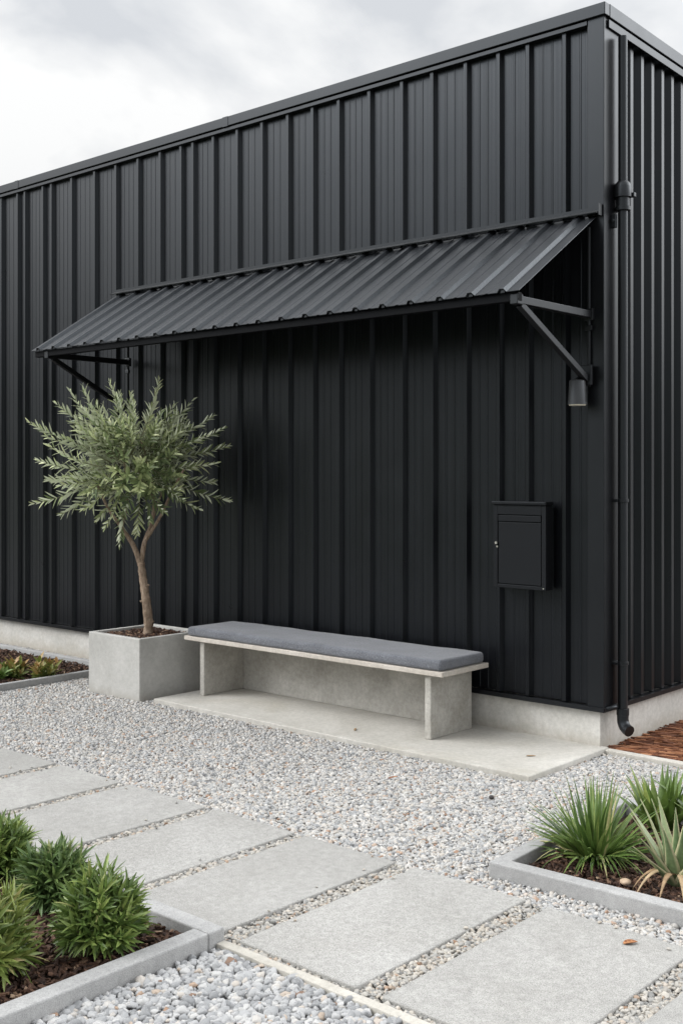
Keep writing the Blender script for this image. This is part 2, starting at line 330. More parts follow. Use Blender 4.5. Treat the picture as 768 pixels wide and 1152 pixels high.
# ------------------------------------------------------------------ scatter of loose pieces (geometry nodes, one object per kind of stuff)
def piece_group(name, kind, mat):
    g = bpy.data.node_groups.new(name, 'GeometryNodeTree')
    g.interface.new_socket('Geometry', in_out='INPUT', socket_type='NodeSocketGeometry')
    g.interface.new_socket('Geometry', in_out='OUTPUT', socket_type='NodeSocketGeometry')
    N = lambda t_, **k: [setattr(n_, a, b) for n_ in [g.nodes.new(t_)] for a, b in k.items()] and None
    def nn(t_, **k):
        n_ = g.nodes.new(t_)
        for a, b in k.items(): setattr(n_, a, b)
        return n_
    gi = nn('NodeGroupInput'); go = nn('NodeGroupOutput')
    gti = nn('GeometryNodeGeometryToInstance')
    for k in range(6):
        if kind == 'stone':
            pr = nn('GeometryNodeMeshIcoSphere'); pr.inputs['Subdivisions'].default_value = 3 if False else 2; pr.inputs['Radius'].default_value = 1.0
        elif kind == 'grit':
            pr = nn('GeometryNodeMeshIcoSphere'); pr.inputs['Subdivisions'].default_value = 2; pr.inputs['Radius'].default_value = 1.0
        else:
            pr = nn('GeometryNodeMeshCube'); pr.inputs['Size'].default_value = (2, 2, 2)
            pr.inputs['Vertices X'].default_value = 5; pr.inputs['Vertices Y'].default_value = 3; pr.inputs['Vertices Z'].default_value = 2
        sp = nn('GeometryNodeSetPosition'); g.links.new(pr.outputs['Mesh'], sp.inputs['Geometry'])
        po = nn('GeometryNodeInputPosition'); ad = nn('ShaderNodeVectorMath', operation='ADD'); ad.inputs[1].default_value = (k*7.3, k*3.1, -k*5.7)
        g.links.new(po.outputs[0], ad.inputs[0])
        no = nn('ShaderNodeTexNoise'); no.inputs['Scale'].default_value = {'stone':0.8, 'grit':1.1, 'chip':1.0}[kind]; no.inputs['Detail'].default_value = 1.0
        g.links.new(ad.outputs[0], no.inputs['Vector'])
        su = nn('ShaderNodeVectorMath', operation='SUBTRACT'); su.inputs[1].default_value = (0.5, 0.5, 0.5); g.links.new(no.outputs['Color'], su.inputs[0])
        sc = nn('ShaderNodeVectorMath', operation='SCALE'); sc.inputs['Scale'].default_value = {'stone':1.5, 'grit':1.6, 'chip':1.7}[kind]
        g.links.new(su.outputs[0], sc.inputs[0]); g.links.new(sc.outputs[0], sp.inputs['Offset'])
        ss = nn('GeometryNodeSetShadeSmooth'); ss.inputs['Shade Smooth'].default_value = kind == 'stone' or kind == 'grit'
        g.links.new(sp.outputs[0], ss.inputs[0])
        sm = nn('GeometryNodeSetMaterial'); sm.inputs['Material'].default_value = mat; g.links.new(ss.outputs[0], sm.inputs[0])
        g.links.new(sm.outputs[0], gti.inputs[0])
    iop = nn('GeometryNodeInstanceOnPoints'); g.links.new(gi.outputs[0], iop.inputs['Points']); g.links.new(gti.outputs[0], iop.inputs['Instance'])
    iop.inputs['Pick Instance'].default_value = True
    ri = nn('FunctionNodeRandomValue', data_type='INT'); ri.inputs[4].default_value = 0; ri.inputs[5].default_value = 5; g.links.new(ri.outputs[2], iop.inputs['Instance Index'])
    ra = nn('GeometryNodeInputNamedAttribute', data_type='FLOAT_VECTOR'); ra.inputs['Name'].default_value = 'rot'
    g.links.new(ra.outputs[0], iop.inputs['Rotation'])
    sa = nn('GeometryNodeInputNamedAttribute', data_type='FLOAT_VECTOR'); sa.inputs['Name'].default_value = 'size'
    g.links.new(sa.outputs[0], iop.inputs['Scale'])
    g.links.new(iop.outputs[0], go.inputs[0])
    return g
def scatter(name, kind, mat, pts, size, rot, label, cat):
    me = bpy.data.meshes.new(name); me.vertices.add(len(pts)); me.vertices.foreach_set('co', np.asarray(pts, dtype=np.float32).ravel())
    for nm, d in (('size', size), ('rot', rot)):
        a = me.attributes.new(nm, 'FLOAT_VECTOR', 'POINT'); a.data.foreach_set('vector', np.asarray(d, dtype=np.float32).ravel())
    me.materials.append(mat); me.update()
    o = bpy.data.objects.new(name, me); COL.objects.link(o)
    m = o.modifiers.new('pieces', 'NODES'); m.node_group = piece_group(name+'_pieces', kind, mat)
    return tag(o, label, cat, None, 'stuff')

FW = Vector((-math.sin(YAW), math.cos(YAW), 0)); RT = Vector((math.cos(YAW), math.sin(YAW), 0))
def in_view(P, mx=0.35, near=2.6):
    """ground within the field the photo takes in, widened well past its sides"""
    d = P - np.array(CAM)[None]; z = d @ np.array(FW); x = d @ np.array(RT)
    return (z > near) & (np.abs(x) < z*(0.30+mx*0.5)+0.3)
def grid(x0, x1, y0, y1, s):
    xs = np.arange(x0, x1, s); ys = np.arange(y0, y1, s)
    X, Y = np.meshgrid(xs, ys); n_ = X.size
    P = np.zeros((n_, 3)); P[:, 0] = X.ravel()+NP.uniform(-.5, .5, n_)*s; P[:, 1] = Y.ravel()+NP.uniform(-.5, .5, n_)*s
    return P
def inside(P, r, g=0.0): return (P[:,0] > r[0]-g) & (P[:,0] < r[1]+g) & (P[:,1] > r[2]-g) & (P[:,1] < r[3]+g)

# ------------------------------------------------------------------ layout (metres; building corner at the origin, wall along -X, side wall along +Y)
PAV_Y = (-3.315, -2.325)
PAV = [(-3.90,-3.34), (-3.28,-2.73), (-2.655,-2.125), (-2.065,-1.535), (-1.465,-0.865), (-0.785,-0.265), (-0.195,0.325), (0.425,0.965), (1.070,1.650), (1.755,2.315)]
SLAB = (-3.10, 0.046, -0.845, 0.02)
PLANT = (-3.805, -3.193, -0.896, -0.284)
LBED = (-2.6, 0.385, -5.6, -3.345)
RBED = (0.69, 2.3, -2.172, -0.97)
BBED = (-7.5, -4.30, -2.4, -0.20)
KW = 0.075

# ------------------------------------------------------------------ setting
g = MB(); g.add([(-300,-300,-0.022),(300,-300,-0.022),(300,300,-0.022),(-300,300,-0.022)], [(0,1,2,3)])
tag(g.build('ground', M['ground']), 'pale grey gravel yard around the shed', 'ground', None, 'structure')

g = MB(); g.add([(-300,-300,-0.017),(300,-300,-0.017),(300,-7.6,-0.017),(-300,-7.6,-0.017)], [(0,1,2,3)])  # unseen dark ground behind the camera, added to darken the wall's reflections
t = NT('dark_ground_green'); v = t.coord(); n_ = t.noise(v, 3, 6, 0.7)
tag(g.build('added_dark_ground', t.set(t.ramp(n_, [(0.3,(0.03,0.05,0.015)),(0.7,(0.06,0.09,0.03))]), 0.9, None, 0.2)), 'added dark green ground behind the camera, darkening reflections in the wall', 'added_dark_ground', None, 'structure')
# concrete pad under the bench
b = MB(); b.box((SLAB[0], SLAB[2], -0.05), (SLAB[1], SLAB[3], 0.03))
tag(b.build('pavement', M['slab'], bevel=0.006), 'smooth pale concrete pad under the bench', 'pavement', None, 'structure')

# ------------------------------------------------------------------ building
X0, Y1, ZB = -12.0, 7.0, 0.272
ROOF = 4.40; SLOPE = -0.038
bld = thing('metal_shed', (0,0,0), 'black metal clad shed with vertical ribs on a pale concrete plinth', 'building')
ribs = [-0.305,-0.555]
ribs = [-0.20,-0.459,-0.675,-0.927,-1.198,-1.453,-1.743,-2.027,-2.281,-2.532,-2.803,-3.076,-3.350,-3.593,-3.74,-4.002,-4.293,-4.596,-4.899,-5.240,-5.555,-5.690,-5.985,-6.110,-6.390]
x = -6.68
while x > X0+0.2: ribs.append(x); x -= 0.285
ribs = sorted(ribs)
prof = [(X0, 0.0)]
def micro(prof, a, b):
    n_ = max(0, int(round((b-a)/0.062))-1)
    for i in range(n_):
        c_ = a + (b-a)*(i+1)/(n_+1)
        prof += [(c_-0.008, 0.0), (c_-0.004, -0.0022), (c_+0.004, -0.0022), (c_+0.008, 0.0)]
last = X0
for r_ in ribs:
    c_ = r_-0.026
    micro(prof, last, c_-0.036)
    prof += [(c_-0.036, 0.0), (c_-0.014, -0.030), (c_+0.011, -0.030), (c_+0.0275, 0.0)]
    last = c_+0.0275
micro(prof, last, -0.065)
prof.append((-0.062, 0.0))
m = MB(); m.sweep(prof, lambda p: (p[0], p[1], ZB), lambda p: (p[0], p[1], ROOF-0.03))
m.build('front_cladding', M['clad'], bld)
# side wall: closer, deeper ribs
prof = [(0.10, 0.0)]; y = 0.165
while y < Y1-0.2:
    prof += [(y, 0.0), (y+0.026, 0.036), (y+0.060, 0.036), (y+0.096, 0.0)]; y += 0.139
prof.append((Y1, 0.0))
m = MB(); m.sweep(prof, lambda p: (-0.012+p[1], p[0], ZB), lambda p: (-0.012+p[1], p[0], ROOF-0.07+SLOPE*p[0]))
m.build('side_cladding', M['clad_side'], bld)
# other two walls and roof
m = MB()
m.box((X0-0.03, 0.03, ZB), (X0, Y1, 4.30)); m.box((X0, Y1, ZB), (-0.02, Y1+0.03, 4.05))
m.build('rear_cladding', M['clad'], bld)
m = MB(); m.add([(X0,0.05,4.33),(-0.05,0.05,4.33),(-0.05,Y1,4.33+SLOPE*Y1),(X0,Y1,4.33+SLOPE*Y1)], [(0,1,2,3)])
m.build('roof', M['trim'], bld)
# corner trim, an L of folded sheet
m = MB()
m.box((-0.062, -0.040, ZB-0.03), (0.045, -0.036, ROOF-0.05)); m.box((0.041, -0.036, ZB-0.03), (0.045, 0.155, ROOF-0.055))
m.box((-0.066, -0.036, ZB-0.028), (-0.062, 0.0, ROOF-0.05)); m.box((-0.01, 0.155, ZB-0.028), (0.043, 0.159, ROOF-0.06))
m.build('corner_trim', M['trim'], bld, bevel=0.002)
# parapet cap
m = MB()
m.box((X0, -0.058, ROOF-0.066), (0.062, 0.0, ROOF+0.008))
m.build('parapet_cap', M['trim'], bld, bevel=0.004)
m = MB()
m.box((X0, -0.047, ROOF-0.098), (-0.064, -0.003, ROOF-0.074))
for k in range(4):
    xs = -2.9*k-3.2
    m.box((xs-0.03, -0.0605, ROOF-0.068), (xs+0.03, -0.059, ROOF+0.0085))
m.build('flashing', M['trim'], bld, bevel=0.002)
m = MB()
def sl(y0_, y1_, xa, xb, za, zb):
    vs = [(xa,y0_,za+SLOPE*y0_),(xb,y0_,za+SLOPE*y0_),(xb,y1_,za+SLOPE*y1_),(xa,y1_,za+SLOPE*y1_),(xa,y0_,zb+SLOPE*y0_),(xb,y0_,zb+SLOPE*y0_),(xb,y1_,zb+SLOPE*y1_),(xa,y1_,zb+SLOPE*y1_)]
    m.add(vs, [(0,3,2,1),(4,5,6,7),(0,1,5,4),(1,2,6,5),(2,3,7,6),(3,0,4,7)])
sl(0.0015, Y1+0.05, -0.12, 0.0632, ROOF-0.070, ROOF+0.010)
m.build('parapet_cap', M['trim'], bld, bevel=0.004)
m = MB(); sl(0.0, Y1, 0.047, 0.058, ROOF-0.128, ROOF-0.080)
m.build('flashing', M['trim'], bld, bevel=0.002)
# base flashing (drip edge)
m = MB(); m.box((X0, -0.046, ZB-0.018), (0.046, -0.002, ZB-0.006)); m.box((X0, -0.050, ZB-0.03), (0.050, -0.046, ZB-0.003))
m.box((0.0, 0.002, ZB-0.018), (0.046, Y1, ZB-0.006)); m.box((0.046, -0.042, ZB-0.03), (0.052, Y1, ZB-0.003))
m.build('base_flashing', M['trim'], bld)
m = MB(); m.box((X0, 0.0, -0.3), (0.0, Y1, ZB-0.02))
m.build('plinth', M['plinth'], bld, bevel=0.004)

# ------------------------------------------------------------------ awning
AX0, AX1 = -4.60, 0.0
AZ0, AZ1, AY1 = 3.165, 2.625, -0.875
aw = thing('awning', (-2.3, 0, AZ1), 'long sloping black ribbed metal awning over the bench', 'awning')
def onsheet(x_, s_, lift):                                # s_ 0 at the wall, 1 at the front edge
    ny = Vector((0, AZ1-AZ0, -AY1)).normalized() * -1
    nrm = Vector((0, -(AZ0-AZ1), -AY1)).normalized()
    nrm = Vector((0, AZ1-AZ0, -AY1)); nrm.normalize()
    p = Vector((x_, -0.035 + (AY1+0.035)*s_, AZ0 + (AZ1-AZ0)*s_)) + nrm*lift
    return p
prof = [(AX0, 0.0)]; nrib = 22; pit = (AX1-AX0)/nrib
for k in range(nrib):
    c_ = AX0 + pit*(k+0.5)
    prof += [(c_-0.034, 0.0), (c_-0.015, 0.020), (c_+0.010, 0.020), (c_+0.024, 0.0)]
    for q in (0.085,):
        if k < nrib-1: prof += [(c_+pit/2-0.012, 0.0), (c_+pit/2-0.006, 0.003), (c_+pit/2+0.006, 0.003), (c_+pit/2+0.012, 0.0)]
prof.append((AX1, 0.0))
m = MB(); m.sweep(prof, lambda p: onsheet(p[0], 0.0, p[1]), lambda p: onsheet(p[0], 1.0, p[1]))
o = m.build('roof_sheet', M['awning'], aw); sm = o.modifiers.new('solid', 'SOLIDIFY'); sm.thickness = 0.003; sm.offset = -1
m = MB()
m.box((AX0-0.005, -0.050, AZ0+0.020), (AX1+0.03, -0.037, AZ0+0.050))
m.add([(AX0-0.005,-0.050,AZ0+0.024),(AX1+0.03,-0.050,AZ0+0.024),(AX1+0.03,-0.098,AZ0+0.002),(AX0-0.005,-0.098,AZ0+0.002),
       (AX0-0.005,-0.050,AZ0+0.030),(AX1+0.03,-0.050,AZ0+0.030),(AX1+0.03,-0.100,AZ0+0.008),(AX0-0.005,-0.100,AZ0+0.008)], [(0,3,2,1),(4,5,6,7),(0,1,5,4),(1,2,6,5),(2,3,7,6),(3,0,4,7)])
m.box((AX1+0.030, -0.085, AZ0-0.005), (AX1+0.036, -0.036, AZ0+0.062))
m.build('ridge_flashing', M['trim'], aw)
m = MB(); m.box((AX0+0.02, AY1+0.022, AZ1-0.050), (AX1-0.02, AY1+0.062, AZ1-0.003)); m.build('front_beam', M['matt'], aw, bevel=0.003)
m = MB(); m.box((AX0+0.5, -0.46, AZ1+0.185), (AX1-0.6, -0.42, AZ1+0.235)); m.build('purlin', M['steel'], aw)
for k in range(nrib):
    m = MB(); c_ = AX0 + pit*(k+0.5); p = onsheet(c_, 1.0, 0.0)
    m.box((c_-0.013, p.y+0.0005, p.z-0.001), (c_+0.009, p.y+0.003, p.z+0.017)); m.build('rib_end_cap', M['steel'], aw)
def bracket(bx):
    br = MB(); br.bar((bx, -0.845, AZ1-0.040), (bx, -0.045, AZ1-0.040), 0.042, 0.042)
    o = br.build('bracket', M['steel'], aw, bevel=0.003)
    s_ = MB(); s_.bar((bx, -0.80, AZ1-0.062), (bx, -0.075, 2.195), 0.036, 0.036); s_.build('strut', M['steel'], o, bevel=0.003)
    s_ = MB(); s_.tube([(bx, -0.052, 2.16), (bx, -0.052, 3.10)], 0.011, 10); s_.build('wall_rod', M['steel'], o, smooth=True, angle=R(50))
    s_ = MB(); s_.box((bx-0.03, -0.063, AZ1-0.075), (bx+0.03, -0.037, AZ1-0.005)); s_.box((bx-0.022, -0.066, AZ1-0.135), (bx+0.022, -0.045, AZ1-0.105))
    s_.build('clamp', M['steel'], o, bevel=0.003)
    s_ = MB(); s_.box((bx-0.024, -0.858, AZ1-0.066), (bx+0.024, -0.80, AZ1-0.012)); s_.build('end_socket', M['steel'], o, bevel=0.004)
bracket(-0.045); bracket(-4.42)

# ------------------------------------------------------------------ wall lamp
LX, LY = -0.085, -0.118
la = thing('wall_lamp', (LX, -0.037, 2.06), 'small grey can-shaped wall lamp under the right end of the awning', 'lamp')
m = MB(); m.box((LX-0.02, -0.092, 2.165), (LX+0.075, -0.066, 2.285)); m.build('junction_box', M['steel'], la, bevel=0.004)
m = MB(); m.bar((LX+0.02, -0.080, 2.225), (LX, LY, 2.195), 0.026, 0.026); m.build('arm', M['steel'], la, bevel=0.003)
m = MB(); m.tube([(LX,LY,2.200), (LX,LY,2.196), (LX,LY,2.19), (LX,LY,2.07), (LX,LY,2.052), (LX,LY,2.052)], [0.03,0.044,0.048,0.054,0.057,0.052], 32, True)
m.build('lamp_shade', M['lampgrey'], la, smooth=True, angle=R(40))
m = MB(); m.tube([(LX,LY,2.0515), (LX,LY,2.046)], [0.051,0.048], 32); m.build('lens', M['lens'], la, smooth=True, angle=R(40))

# ------------------------------------------------------------------ downpipe
PX, PY = 0.088, 0.110
dp = thing('downpipe', (PX, PY, 0.22), 'round black downpipe running down the corner of the shed', 'downpipe')
m = MB(); m.tube([(PX,PY,0.24),(PX,PY,3.26)], 0.0285, 24); m.build('lower_pipe', M['pipe'], dp, smooth=True, angle=R(50))
m = MB(); m.tube([(PX,PY,3.34),(PX,PY,ROOF-0.16)], 0.027, 24); m.build('upper_pipe', M['pipe'], dp, smooth=True, angle=R(50))
m = MB(); m.tube([(PX,PY,3.205),(PX,PY,3.207),(PX,PY,3.228),(PX,PY,3.230),(PX,PY,3.282),(PX,PY,3.284),(PX,PY,3.300),(PX,PY,3.345),(PX,PY,3.366),(PX,PY,3.378),(PX,PY,3.384)],
                 [0.036,0.046,0.046,0.040,0.040,0.052,0.052,0.050,0.044,0.034,0.022], 28); m.build('hopper', M['pipe'], dp, smooth=True, angle=R(50))
m = MB(); m.box((PX+0.03, PY+0.02, 3.285), (PX+0.062, PY+0.05, 3.312)); m.build('hopper_spout', M['pipe'], dp, bevel=0.004)
for z_ in (1.485, 0.52):
    m = MB(); m.tube([(PX,PY,z_-0.011),(PX,PY,z_-0.009),(PX,PY,z_+0.009),(PX,PY,z_+0.011)], [0.030,0.0345,0.0345,0.030], 24); m.box((0.046, PY-0.012, z_-0.01), (PX-0.02, PY+0.012, z_+0.01))
    m.box((PX-0.05, PY-0.048, z_-0.008), (PX-0.012, PY-0.02, z_+0.008))
    m.build('pipe_clip', M['pipe'], dp, smooth=True, angle=R(40))
m = MB(); m.box((0.046, PY-0.065, 3.10), (0.075, PY-0.042, 3.18)); m.tube([(0.060, PY-0.075, 3.14),(0.060, PY-0.03, 3.14)], 0.010, 10); m.build('wall_bracket', M['pipe'], dp, bevel=0.003)
m = MB(); pts = [(PX,PY,0.23),(PX,PY,0.185)]
for k in range(1, 7):
    a = R(12*k); pts.append((PX+0.055*(1-math.cos(a)), PY-0.055*(1-math.cos(a))*0.45, 0.185-0.055*math.sin(a)))
d_ = Vector((math.sin(R(72)), -0.45*math.sin(R(72)), -math.cos(R(72)))); p = Vector(pts[-1]); pts.append(tuple(p+d_*0.02))
m.tube([(PX,PY,0.252),(PX,PY,0.25),(PX,PY,0.212),(PX,PY,0.21)], [0.031,0.037,0.037,0.031], 24)
m.tube(pts, [0.034]*len(pts), 20, True); m.build('elbow', M['pipe'], dp, smooth=True, angle=R(50))
# drain stub bracket at the foot of the corner
m = MB(); m.tube([(0.046,-0.02,0.262),(0.075,0.03,0.268),(0.07,0.09,0.262)], [0.010,0.014,0.011], 10); m.build('foot_bracket', M['pipe'], dp, smooth=True)

# ------------------------------------------------------------------ wall box
bx0, bx1, bz0, bz1, by = -0.680, -0.303, 0.938, 1.452, -0.112
cb = thing('wall_box', (-0.49, -0.037, bz0), 'flat black metal letter cabinet with a small nickel lock on the wall', 'wall box')
m = MB(); m.box((bx0, by+0.012, bz0), (bx1, -0.037, bz1)); 
fr = 0.030
m.box((bx0, by, bz0), (bx0+fr, by+0.0125, bz1)); m.box((bx1-fr, by, bz0), (bx1, by+0.0125, bz1)); m.box((bx0+fr, by, bz0), (bx1-fr, by+0.0125, bz0+0.022)); m.box((bx0+fr, by, bz1-0.06), (bx1-fr, by+0.0125, bz1))
m.build('case', M['box'], cb, bevel=0.002)
m = MB(); m.box((bx0-0.008, by-0.014, bz1+0.001), (bx1+0.008, -0.037, bz1+0.022)); m.build('hood', M['box'], cb, bevel=0.005)
m = MB(); m.box((bx0+fr+0.005, by+0.0015, bz0+0.027), (bx1-fr-0.005, by+0.0115, bz1-0.108)); do = m.build('door', M['box'], cb, bevel=0.002)
m = MB(); m.box((bx0+fr+0.005, by-0.002, bz1-0.102), (bx1-fr-0.005, by+0.0115, bz1-0.065)); m.build('flap', M['box'], cb, bevel=0.002)
m = MB(); m.tube([(bx0+0.024, by-0.010, 1.215),(bx0+0.024, by+0.002, 1.215)], 0.009, 16); m.tube([(bx0+0.030, by-0.006, 1.192),(bx0+0.030, by+0.002, 1.192)], 0.006, 12); m.build('lock', M['nickel'], do, smooth=True, angle=R(40))
m = MB(); m.tube([(bx1-0.016, by-0.004, bz0+0.012),(bx1-0.016, by+0.002, bz0+0.012)], 0.005, 10); m.build('screw', M['nickel'], cb, smooth=True, angle=R(40))

# ------------------------------------------------------------------ bench, cushion
be = thing('bench', (-1.9, -0.33, 0.03), 'long low concrete bench on two slab legs against the black wall', 'bench')
m = MB(); m.box((-3.095, -0.565, 0.423), (-0.740, -0.075, 0.453)); m.build('seat_board', M['seat'], be, bevel=0.004)
for lx in (-2.925, -0.868):
    m = MB(); m.box((lx-0.022, -0.540, 0.0302), (lx+0.024, -0.112, 0.4228)); m.build('leg', M['bench'], be, bevel=0.005)
m = MB(); m.box((-2.900, -0.150, 0.0304), (-0.891, -0.105, 0.4226)); m.build('back_panel', M['bench'], be, bevel=0.003)
m = MB(); nx, ny = 60, 14
cx0, cx1, cy0, cy1, cz0, cz1 = -3.070, -0.757, -0.558, -0.095, 0.4535, 0.522
bm = bmesh.new(); bmesh.ops.create_cube(bm, size=1)
for v_ in bm.verts: v_.co = Vector(((cx0+cx1)/2+v_.co.x*(cx1-cx0), (cy0+cy1)/2+v_.co.y*(cy1-cy0), (cz0+cz1)/2+v_.co.z*(cz1-cz0)))
bmesh.ops.bevel(bm, geom=bm.edges[:], offset=0.026, segments=6, affect='EDGES', profile=0.55)
bmesh.ops.subdivide_edges(bm, edges=[e_ for e_ in bm.edges if abs(e_.verts[0].co.x-e_.verts[1].co.x) > 0.5], cuts=36, use_grid_fill=True)
for v_ in bm.verts:
    if v_.co.z > (cz0+cz1)/2:
        v_.co.z += 0.0015*math.sin(v_.co.x*7.0+1)+0.0012*math.sin(v_.co.x*17+v_.co.y*9)
    v_.co.y += 0.003*math.sin(v_.co.x*9.0+0.5)*(1 if v_.co.y < -0.3 else 0)
me = bpy.data.meshes.new('bench_cushion'); bm.to_mesh(me); bm.free(); me.materials.append(M['felt'])
me.polygons.foreach_set('use_smooth', [True]*len(me.polygons))
o = bpy.data.objects.new('bench_cushion', me); COL.objects.link(o)
tag(o, 'long thin grey felt cushion lying on the bench', 'cushion')

# ------------------------------------------------------------------ planter and olive tree
pl = thing('planter_box', (-3.5, -0.59, 0), 'square pale concrete planter box holding the olive tree', 'planter')
m = MB(); x0, x1, y0, y1 = PLANT; w_, h_ = 0.040, 0.452
def ring(m, x0, x1, y0, y1, w, z0, z1, zi):
    o = [(x0,y0),(x1,y0),(x1,y1),(x0,y1)]; i_ = [(x0+w,y0+w),(x1-w,y0+w),(x1-w,y1-w),(x0+w,y1-w)]
    vs = [(a,b_,z0) for a,b_ in o]+[(a,b_,z1) for a,b_ in o]+[(a,b_,z1) for a,b_ in i_]+[(a,b_,zi) for a,b_ in i_]
    fs = []
    for k in range(4):
        n_ = (k+1) % 4
        fs += [(k,n_,4+n_,4+k), (4+k,4+n_,8+n_,8+k), (8+k,8+n_,12+n_,12+k)]
    fs.append((12,13,14,15)); fs.append((3,2,1,0))
    m.add(vs, fs)
ring(m, x0, x1, y0, y1, w_, -0.03, h_, 0.36); m.build('box', M['planter'], pl, bevel=0.007, seg=3)
m = MB(); nx = 20
vs = [(x0+w_+(x1-x0-2*w_)*i/nx, y0+w_+(y1-y0-2*w_)*j/nx, 0.412+0.012*random.random()+0.012*math.sin(i*.7)*math.cos(j*.6)) for j in range(nx+1) for i in range(nx+1)]
m.add(vs, [(j*(nx+1)+i, j*(nx+1)+i+1, (j+1)*(nx+1)+i+1, (j+1)*(nx+1)+i) for j in range(nx) for i in range(nx)]); m.build('soil', M['soil'], pl, smooth=True)
n_ = 900
P = np.zeros((n_,3)); P[:,0] = NP.uniform(x0+.06, x1-.06, n_); P[:,1] = NP.uniform(y0+.06, y1-.06, n_); P[:,2] = 0.425+NP.uniform(0,.012,n_)
sz = np.stack([NP.uniform(.006,.016,n_), NP.uniform(.004,.008,n_), NP.uniform(.002,.004,n_)], 1)
o = scatter('planter_mulch', 'chip', M['mulch'], P, sz, np.stack([NP.uniform(-.5,.5,n_), NP.uniform(-.5,.5,n_), NP.uniform(0,6.28,n_)],1), 'red brown bark chips covering the soil in the olive planter', 'mulch')

TB = Vector((-3.50, -0.585, 0.40))
U = RT.copy(); D_ = FW.copy(); Zv = Vector((0,0,1))
tree = thing('olive_tree', TB, 'small olive tree with a forked slim trunk in the concrete planter', 'tree')
def tp(u, w, d=0.0): return TB + U*u + D_*d + Zv*w
def smooth_path(P, n):
    P = [Vector(p) for p in P]; out = []
    for i in range(len(P)-1):
        a = P[max(i-1,0)]; b_ = P[i]; c_ = P[i+1]; e_ = P[min(i+2,len(P)-1)]
        for k in range(n):
            t_ = k/n
            out.append(0.5*((2*b_)+(-a+c_)*t_+(2*a-5*b_+4*c_-e_)*t_*t_+(-a+3*b_-3*c_+e_)*t_**3))
    out.append(P[-1]); return out
FORK = tp(-0.045, 0.575, 0.0)
pth = smooth_path([tp(0.0,-0.01), tp(0.012,0.10,0.01), tp(-0.005,0.30,-0.015), tp(-0.03,0.45,0.01), FORK], 8)
m = MB(); k_ = len(pth); m.tube(pth, [0.039-0.013*i/k_ + (0.016*max(0,1-i/4)) + 0.002*math.sin(i*1.7) for i in range(k_)], 16, True, 0.05)
for (kn, s_) in ((9, 1), (15, -1), (21, 1)):
    q = pth[kn]; m.tube([q, q+U*0.034*s_-D_*0.012, q+U*0.044*s_-D_*0.016+Zv*0.006], [0.016,0.010,0.004], 8)
m.build('trunk', M['olive_bark'], tree, smooth=True)
limbs = [[FORK-Zv*0.03, tp(-0.10,0.70,-0.01), tp(-0.19,0.85,-0.05), tp(-0.28,0.99,-0.08), tp(-0.36,1.18,-0.10)],
         [FORK-Zv*0.03, tp(-0.02,0.72,0.02), tp(0.03,0.86,0.03), tp(0.05,1.02,0.02), tp(0.02,1.25,0.0), tp(-0.04,1.5,-0.02)],
         [tp(-0.012,0.74,0.02), tp(0.06,0.84,-0.03), tp(0.13,0.95,-0.08), tp(0.20,1.10,-0.10), tp(0.30,1.28,-0.12)],
         [tp(-0.18,0.84,-0.05), tp(-0.16,0.98,0.04), tp(-0.17,1.15,0.10), tp(-0.20,1.4,0.12)],
         [tp(0.03,0.86,0.03), tp(0.06,1.0,0.12), tp(0.12,1.2,0.2)]]
rads = [(0.023,0.008), (0.022,0.007), (0.015,0.007), (0.013,0.006), (0.012,0.006)]
limb_pts = []
for L_, (ra, rb_) in zip(limbs, rads):
    pp = smooth_path(L_, 6); limb_pts += pp[8:]
    m = MB(); m.tube(pp, [ra+(rb_-ra)*(i/(len(pp)-1))**0.8 for i in range(len(pp))], 10, True, 0.04); m.build('branch', M['olive_bark'], tree, smooth=True)
# crown: leafy shoots; the outer ones follow the outline of the tree in the photo
CC = tp(-0.12, 1.33)         # crown centre
cr_ = MB()
def lance(t_): return max(0.0, math.sin(math.pi*min(1, (t_*0.93+0.05))**0.85))**0.75
def olive_shoot(a, tip, dens=1.0, leafL=0.068, start=0.12):
    a, tip = Vector(a), Vector(tip); L_ = (tip-a).length
    mid = (a+tip)/2 + Vector((random.uniform(-.05,.05), random.uniform(-.05,.05), -0.10*L_))*1.0
    n_ = max(7, int(L_/0.0245*dens)); pts = []
    for i in range(n_+1):
        t_ = i/n_; pts.append(a*(1-t_)**2 + mid*2*t_*(1-t_) + tip*t_*t_)
    cr_.cm = 1; cr_.tube(pts[::2]+[pts[-1]], [0.0045*(1-0.75*i/(len(pts[::2]))) for i in range(len(pts[::2])+1)], 5, False); cr_.cm = 0
    ang = random.uniform(0, 6.28); tone = random.gauss(0.0, 0.12)
    for i in range(int(n_*start), n_+1):
        t_ = i/n_; p = pts[i]; ax = (pts[min(i+1,n_)]-pts[max(i-1,0)]).normalized(); o1 = ax.orthogonal().normalized(); o2 = ax.cross(o1)
        ang += math.pi/2 + random.uniform(-.25,.25)
        for s_ in (0, math.pi):
            if random.random() < 0.12: continue
            sd_ = o1*math.cos(ang+s_)+o2*math.sin(ang+s_)
            sp = random.uniform(0.55, 1.3)*(1.25-0.8*t_**3)
            d = (ax + sd_*sp + Zv*0.12).normalized()
            Ls = leafL*random.uniform(0.6,1.2)*(1.0-0.45*max(0,t_-0.75)/0.25)*(0.75+0.25*min(1,t_*3))
            if (p+d*Ls).y > -0.055: continue
            rr = min(1, max(0, 0.34+tone+0.32*t_**2+random.gauss(0,0.14)))
            cr_.blade(p, d, sd_.cross(ax) if False else ax, Ls, Ls*random.uniform(0.21,0.28), -ax*0.0+Vector((0,0,-0.18))+sd_*0.15, lance, 4, 0.22, rr)
